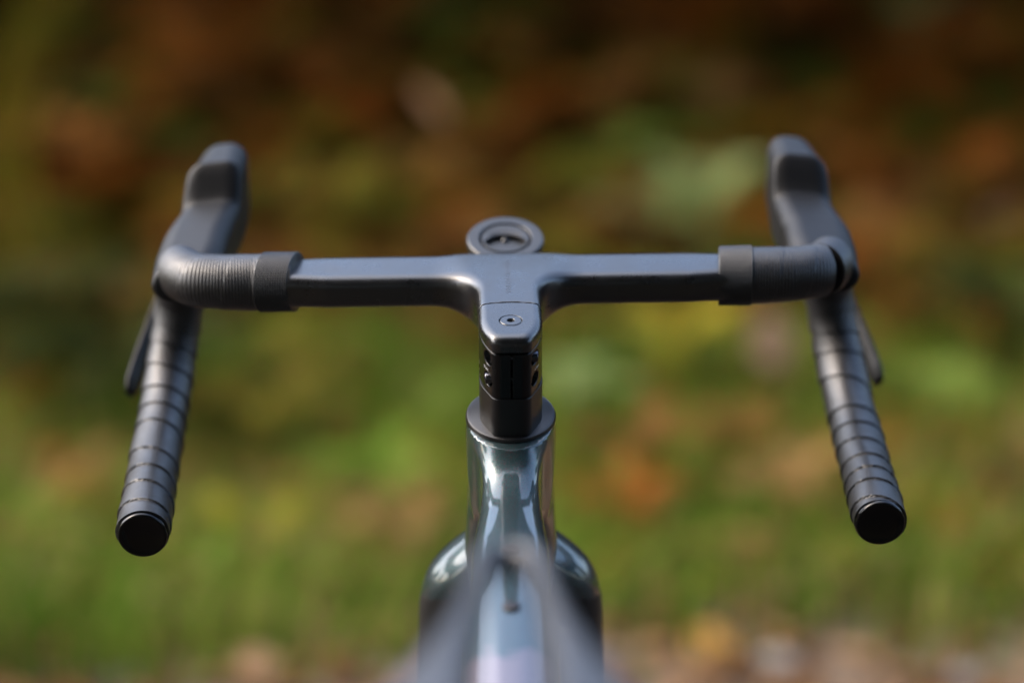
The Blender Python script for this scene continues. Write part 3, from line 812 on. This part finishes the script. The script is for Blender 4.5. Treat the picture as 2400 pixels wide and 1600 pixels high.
# grass on the verge: stuff
def grass(name, count, xr, yr, seed, hr):
    rg = np.random.default_rng(seed)
    x = rg.uniform(*xr, count); y = yr[0]+(yr[1]-yr[0])*rg.uniform(0, 1, count)
    keep = y > 1.70+.22*smooth(.45, 1.3, x)+.10*np.sin(x*1.7)+.06*np.sin(x*4.1+1)-.10+rg.normal(0, .11, count)
    x = x[keep]; y = y[keep]; n_ = len(x)
    patch = .5+.25*np.sin(x*4.3+1.3*np.sin(y*3.1)+.5)+.25*np.sin(y*5.2-x*2.7+2*np.sin(x*1.9))
    patch2 = .5+.5*np.sin(x*9.1+y*3.3)*np.sin(y*8.2-x*4.)
    h = rg.uniform(*hr, n_)*(.6+.6*patch); a = rg.uniform(0, 6.283, n_); ln = rg.uniform(.1, .8, n_)*h
    w_ = rg.uniform(.0018, .004, n_); z = zg(x, y)-.006
    dx, dy = np.cos(a), np.sin(a); wx, wy = -dy*w_, dx*w_
    P = np.stack([
        np.stack([x-wx, y-wy, z], 1), np.stack([x+wx, y+wy, z], 1),
        np.stack([x+dx*ln*.3+wx*.8, y+dy*ln*.3+wy*.8, z+h*.55], 1), np.stack([x+dx*ln*.3-wx*.8, y+dy*ln*.3-wy*.8, z+h*.55], 1),
        np.stack([x+dx*ln, y+dy*ln, z+h*.9], 1)], 1)
    b = np.arange(n_)[:, None]*5
    F = np.vstack([b+[0, 1, 2], b+[0, 2, 3], b+[3, 2, 4]])
    tn = np.clip(.19+.46*(1-patch)+.34*(patch2-.5)+rg.normal(0, .16, n_), 0, 1)
    dead = rg.random(n_) < .10; tn[dead] = rg.uniform(.75, 1, dead.sum())
    me = mesh(name, P.reshape(-1, 3), F, False); set_tint(me, np.repeat(tn, 5))
    return tag(link(name, me, LM['grass']), kind='stuff')
grass('grass', 90000, (-2.6, 2.6), (1.45, 4.2), 21, (.05, .15))
for k, xr_ in enumerate(((-6.5, -2.55), (2.55, 6.5))): grass('grass', 26000, xr_, (1.45, 3.9), 51+k, (.07, .19))

# fallen leaves over path and verge
def leaf_litter(name, count, seed):
    rg = np.random.default_rng(seed)
    x = rg.uniform(-3.4, 3.4, count); y = np.where(rg.random(count) < .62, rg.uniform(.7, 2.05, count), rg.uniform(1.9, 3.3, count))
    V = []; F = []; T = []
    for i in range(count):
        s_ = rg.uniform(.014, .04); q = np.array([(-1, 0, 0), (-.35, .5, .22), (.45, .42, .15), (1.1, 0, .1), (.45, -.42, .2), (-.35, -.5, .16)])*s_
        q = q@rz(rg.uniform(0, 6.3)).T; hgt = .012+(.03 if y[i] > 1.7 else 0)*rg.random()
        q += [x[i], y[i], float(zg(x[i], y[i]))+hgt]; b = len(V); V += q.tolist(); F += [[b, b+1, b+2, b+3], [b, b+3, b+4, b+5]]; T += [rg.random()]*6
    me = mesh(name, np.array(V), F, False); set_tint(me, T); return tag(link(name, me, LM['litter']), kind='stuff')
leaf_litter('leaf_litter', 6500, 31)

def leaf_mesh(name, s_, seed):
    rg = np.random.default_rng(seed); n_ = 14; V = [(0, 0, .10*s_)]; 
    for k in range(n_):
        a = k*2*math.pi/n_; r_ = s_*(.55+.45*abs(math.cos(a*.5))+.10*(k % 2)); V.append((r_*math.cos(a), r_*.72*math.sin(a), rg.uniform(0, .25)*s_))
    F = [[0, 1+k, 1+(k+1) % n_] for k in range(n_)]
    me = mesh(name, np.array(V), F, False); set_tint(me, rg.uniform(.3, 1, len(V))); return me
LF = [leaf_mesh('leaf_a', .05, 1), leaf_mesh('leaf_b', .06, 2)]
for lb, k, mt, x, y, dz, tilt, sc in (
    ('single tan dead leaf caught in the dark bracken above the left bar', 0, 'tan', -.155, 3.21, .41, (1.0, .2), 1.2),
    ('tan leaf standing in the verge just left of the right drop', 1, 'tan', .42, 2.47, .14, (1.0, -.2), 1.05),
    ('pinkish dead leaf low on the verge left of the frame', 0, 'tan', -.217, 2.05, .06, (.7, .1), .8),
    ('orange yellow fallen leaf on the path edge, right of the frame', 1, 'orange', .254, 1.575, .02, (.5, .2), .75),
    ('brown orange leaf at the bottom right corner', 0, 'orange', .49, 1.48, .02, (.4, -.3), .5),
    ('amber leaf at the bottom left edge', 0, 'orange', -.648, 1.58, .03, (.6, .1), .5),
    ('pale fallen leaf left of the saddle at the bottom edge', 1, 'tan', -.335, 1.51, .02, (.5, .1), .6),
    ('tall pale dead leaf at the right edge, level with the bar', 1, 'tan', 1.02, 3.47, .17, (1.3, .4), .8)):
    plant('dead_leaf', lb, 'leaf', LF[k], LM[mt], x, y, sc, random.uniform(0, 6), tilt, None, dz)
# stones on the path edge
t = NT('grey_stone'); q = t.noise(40, 5); r = t.ramp(q.outputs['Fac'], [(.3, (.12, .115, .105)), (.7, (.24, .23, .215))]); t.l(r.outputs[0], t.b.inputs['Base Color']); t.set(Roughness=.8)
def stone(label, x, y, s_, seed):
    rg = np.random.default_rng(seed); n1, n2 = 12, 8; V = []; ph = rg.uniform(0, 6, 4)
    for i in range(n2+1):
        for j in range(n1):
            b = math.pi*i/n2; a = 2*math.pi*j/n1; r_ = 1+.12*math.sin(2*a+ph[0])*math.sin(b)+.09*math.sin(3*a+ph[1]+2*b)+.05*math.sin(5*b+ph[2])
            V.append((r_*math.sin(b)*math.cos(a)*s_, r_*math.sin(b)*math.sin(a)*s_*.8, r_*math.cos(b)*s_*.55))
    F = [[i*n1+j, (i+1)*n1+j, (i+1)*n1+(j+1) % n1, i*n1+(j+1) % n1] for i in range(n2) for j in range(n1)]
    tag(link('stone', mesh('stone', np.array(V), F), t.m, None, (x, y, float(zg(x, y))+s_*.3)), label, 'stone')
stone('rounded grey stone on the path edge right of the orange fallen leaf', .346, 1.545, .028, 1)
stone('small grey stone at the bottom right of the path', .585, 1.50, .022, 2)
stone('flat grey stone at the bottom edge left of the saddle', -.50, 1.49, .02, 3)

# tall pale grass stems at the upper left
def stems(name, label, x, y, n_, hh, mat, seed, lean):
    rg = np.random.default_rng(seed); so = Soup()
    for k in range(n_):
        a = np.array([x+rg.normal(0, .03), y+rg.normal(0, .05), 0]); a[2] = float(zg(a[0], a[1]))
        tip = a+[lean*rg.uniform(.7, 1.2), rg.normal(0, .05), hh*rg.uniform(.8, 1.1)]
        s_, C_ = catmull([a, (a+tip)/2+[-.03, 0, .05], tip], .06); so.add(*tube(C_, np.linspace(.004, .0012, len(C_)), 5))
    me = so.mesh(name); set_tint(me, rg.uniform(.2, 1, len(me.vertices)))
    tag(link(name, me, LM[mat]), label, 'grass clump')
stems('grass_clump', 'tall yellow green grass stems leaning at the upper left corner', -1.10, 3.65, 11, .60, 'yellow', 4, .16)
stems('grass_clump', 'shorter yellow green grass stems at the left edge, level with the left hood', -.90, 3.15, 14, .42, 'yellow', 6, -.08)

# unseen woodland edge, added to shade the bank and darken reflections on the bike
def tree_meshes(seed):
    rg = np.random.default_rng(seed); so = Soup()
    s_, C_ = catmull([(0, 0, -.2), (.06, .03, 1.5), (-.05, .08, 3.2), (.02, 0, 5.4)], .25); so.add(*tube(C_, np.linspace(.17, .04, len(C_)), 12))
    ends = []
    for k in range(11):
        z0 = rg.uniform(1.9, 4.9); a = k*2.4; l_ = rg.uniform(1.0, 1.9)*(1.1-.12*(z0-1.9)); e = np.array([math.cos(a)*l_, math.sin(a)*l_, z0+rg.uniform(.3, .9)])
        s_, C_ = catmull([(0, 0, z0-.2), e*np.array([.5, .5, 1])+[0, 0, -.15], e], .25); so.add(*tube(C_, np.linspace(.05, .012, len(C_)), 6)); ends += [e, e*np.array([.6, .6, 1])]
    ends.append(np.array([0, 0, 5.6]))
    P = []
    for e in ends:
        m = 260; P.append(e+rg.normal(0, 1, (m, 3))*[.55, .55, .42])
    P = np.vstack(P); n_ = len(P); u = rg.normal(0, 1, (n_, 3)); u /= np.linalg.norm(u, axis=1, keepdims=True); v = np.cross(u, rg.normal(0, 1, (n_, 3))); v /= np.linalg.norm(v, axis=1, keepdims=True)
    s2 = rg.uniform(.05, .10, (n_, 1))
    Q = np.stack([P-u*s2, P+v*s2*.6, P+u*s2, P-v*s2*.6], 1).reshape(-1, 3)
    me = mesh('crown', Q, (np.arange(n_)[:, None]*4+np.arange(4)), False); set_tint(me, np.repeat(rg.random(n_), 4))
    return so.mesh('trunk'), me
t = NT('bark'); q = t.noise(14, 6); r = t.ramp(q.outputs['Fac'], [(.3, (.03, .024, .018)), (.7, (.10, .085, .07))]); t.l(r.outputs[0], t.b.inputs['Base Color']); t.set(Roughness=.95); k = t.noise(25, 5); t.bump(k.outputs['Fac'], .8, .03)
BARK = t.m
TM = [tree_meshes(1), tree_meshes(2)]
for tr, cr in TM: tr.materials.append(BARK); cr.materials.append(LM['olive'])
DARK = [bpy.data.materials['shade_dark_leaves']]
spots = [(-2.9, -3.3, 1.45), (.2, -3.1, 1.5), (3.2, -3.4, 1.45), (-3.7, 4.5, .34), (-2.5, 4.3, .33), (-1.35, 4.55, .34), (-.2, 4.35, .33), (.95, 4.55, .34), (2.1, 4.3, .33), (3.3, 4.5, .34), (-3.0, 5.7, .34), (-1.4, 5.8, .34), (.2, 5.7, .34), (1.8, 5.8, .34), (3.4, 5.7, .34),
         (-4.8, -7.4, 1.2), (-1.4, -7.8, 1.3), (2.0, -7.4, 1.2), (5.2, -7.8, 1.25),
         (-4.4, -3.6, .50), (-2.9, -3.2, .46), (-1.5, -3.3, .52), (-.2, -3.0, .50), (1.1, -3.3, .50), (2.5, -3.1, .48), (4.0, -3.6, .52), (-5.8, -4.4, .55), (5.6, -4.3, .55),  # low dark shrubs added behind the camera to blacken rear-face reflections
         (-7.6, -2.2, .5), (-8.2, 3.4, .5), (-8.6, .6, .42), (7.4, -2.4, .55), (7.9, 2.6, .55), (8.2, -.2, .5)]
for k, (x, y, sc) in enumerate(spots):
    tr, cr = TM[k % 2]
    e = link('tree', None, None, None, (x, y, float(zg(x, y))-.05)); e.rotation_euler = (0, 0, k*1.9); e.scale = (sc*1.6, sc*1.6, sc) if 4 < y < 6 else (sc*.95, sc*.95, sc) if sc > 1.4 else (sc*1.15, sc*1.15, sc)
    tag(e, 'unseen leafy tree added round the clearing for shade and dark reflections', 'tree', 'trees round the clearing')
    for nm, me in (('trunk', tr), ('crown', cr)):
        c = bpy.data.objects.new(nm, me); COL.objects.link(c); c.parent = e
        if nm == 'crown' and y < -2: c.material_slots[0].link = 'OBJECT'; c.material_slots[0].material = DARK[0]
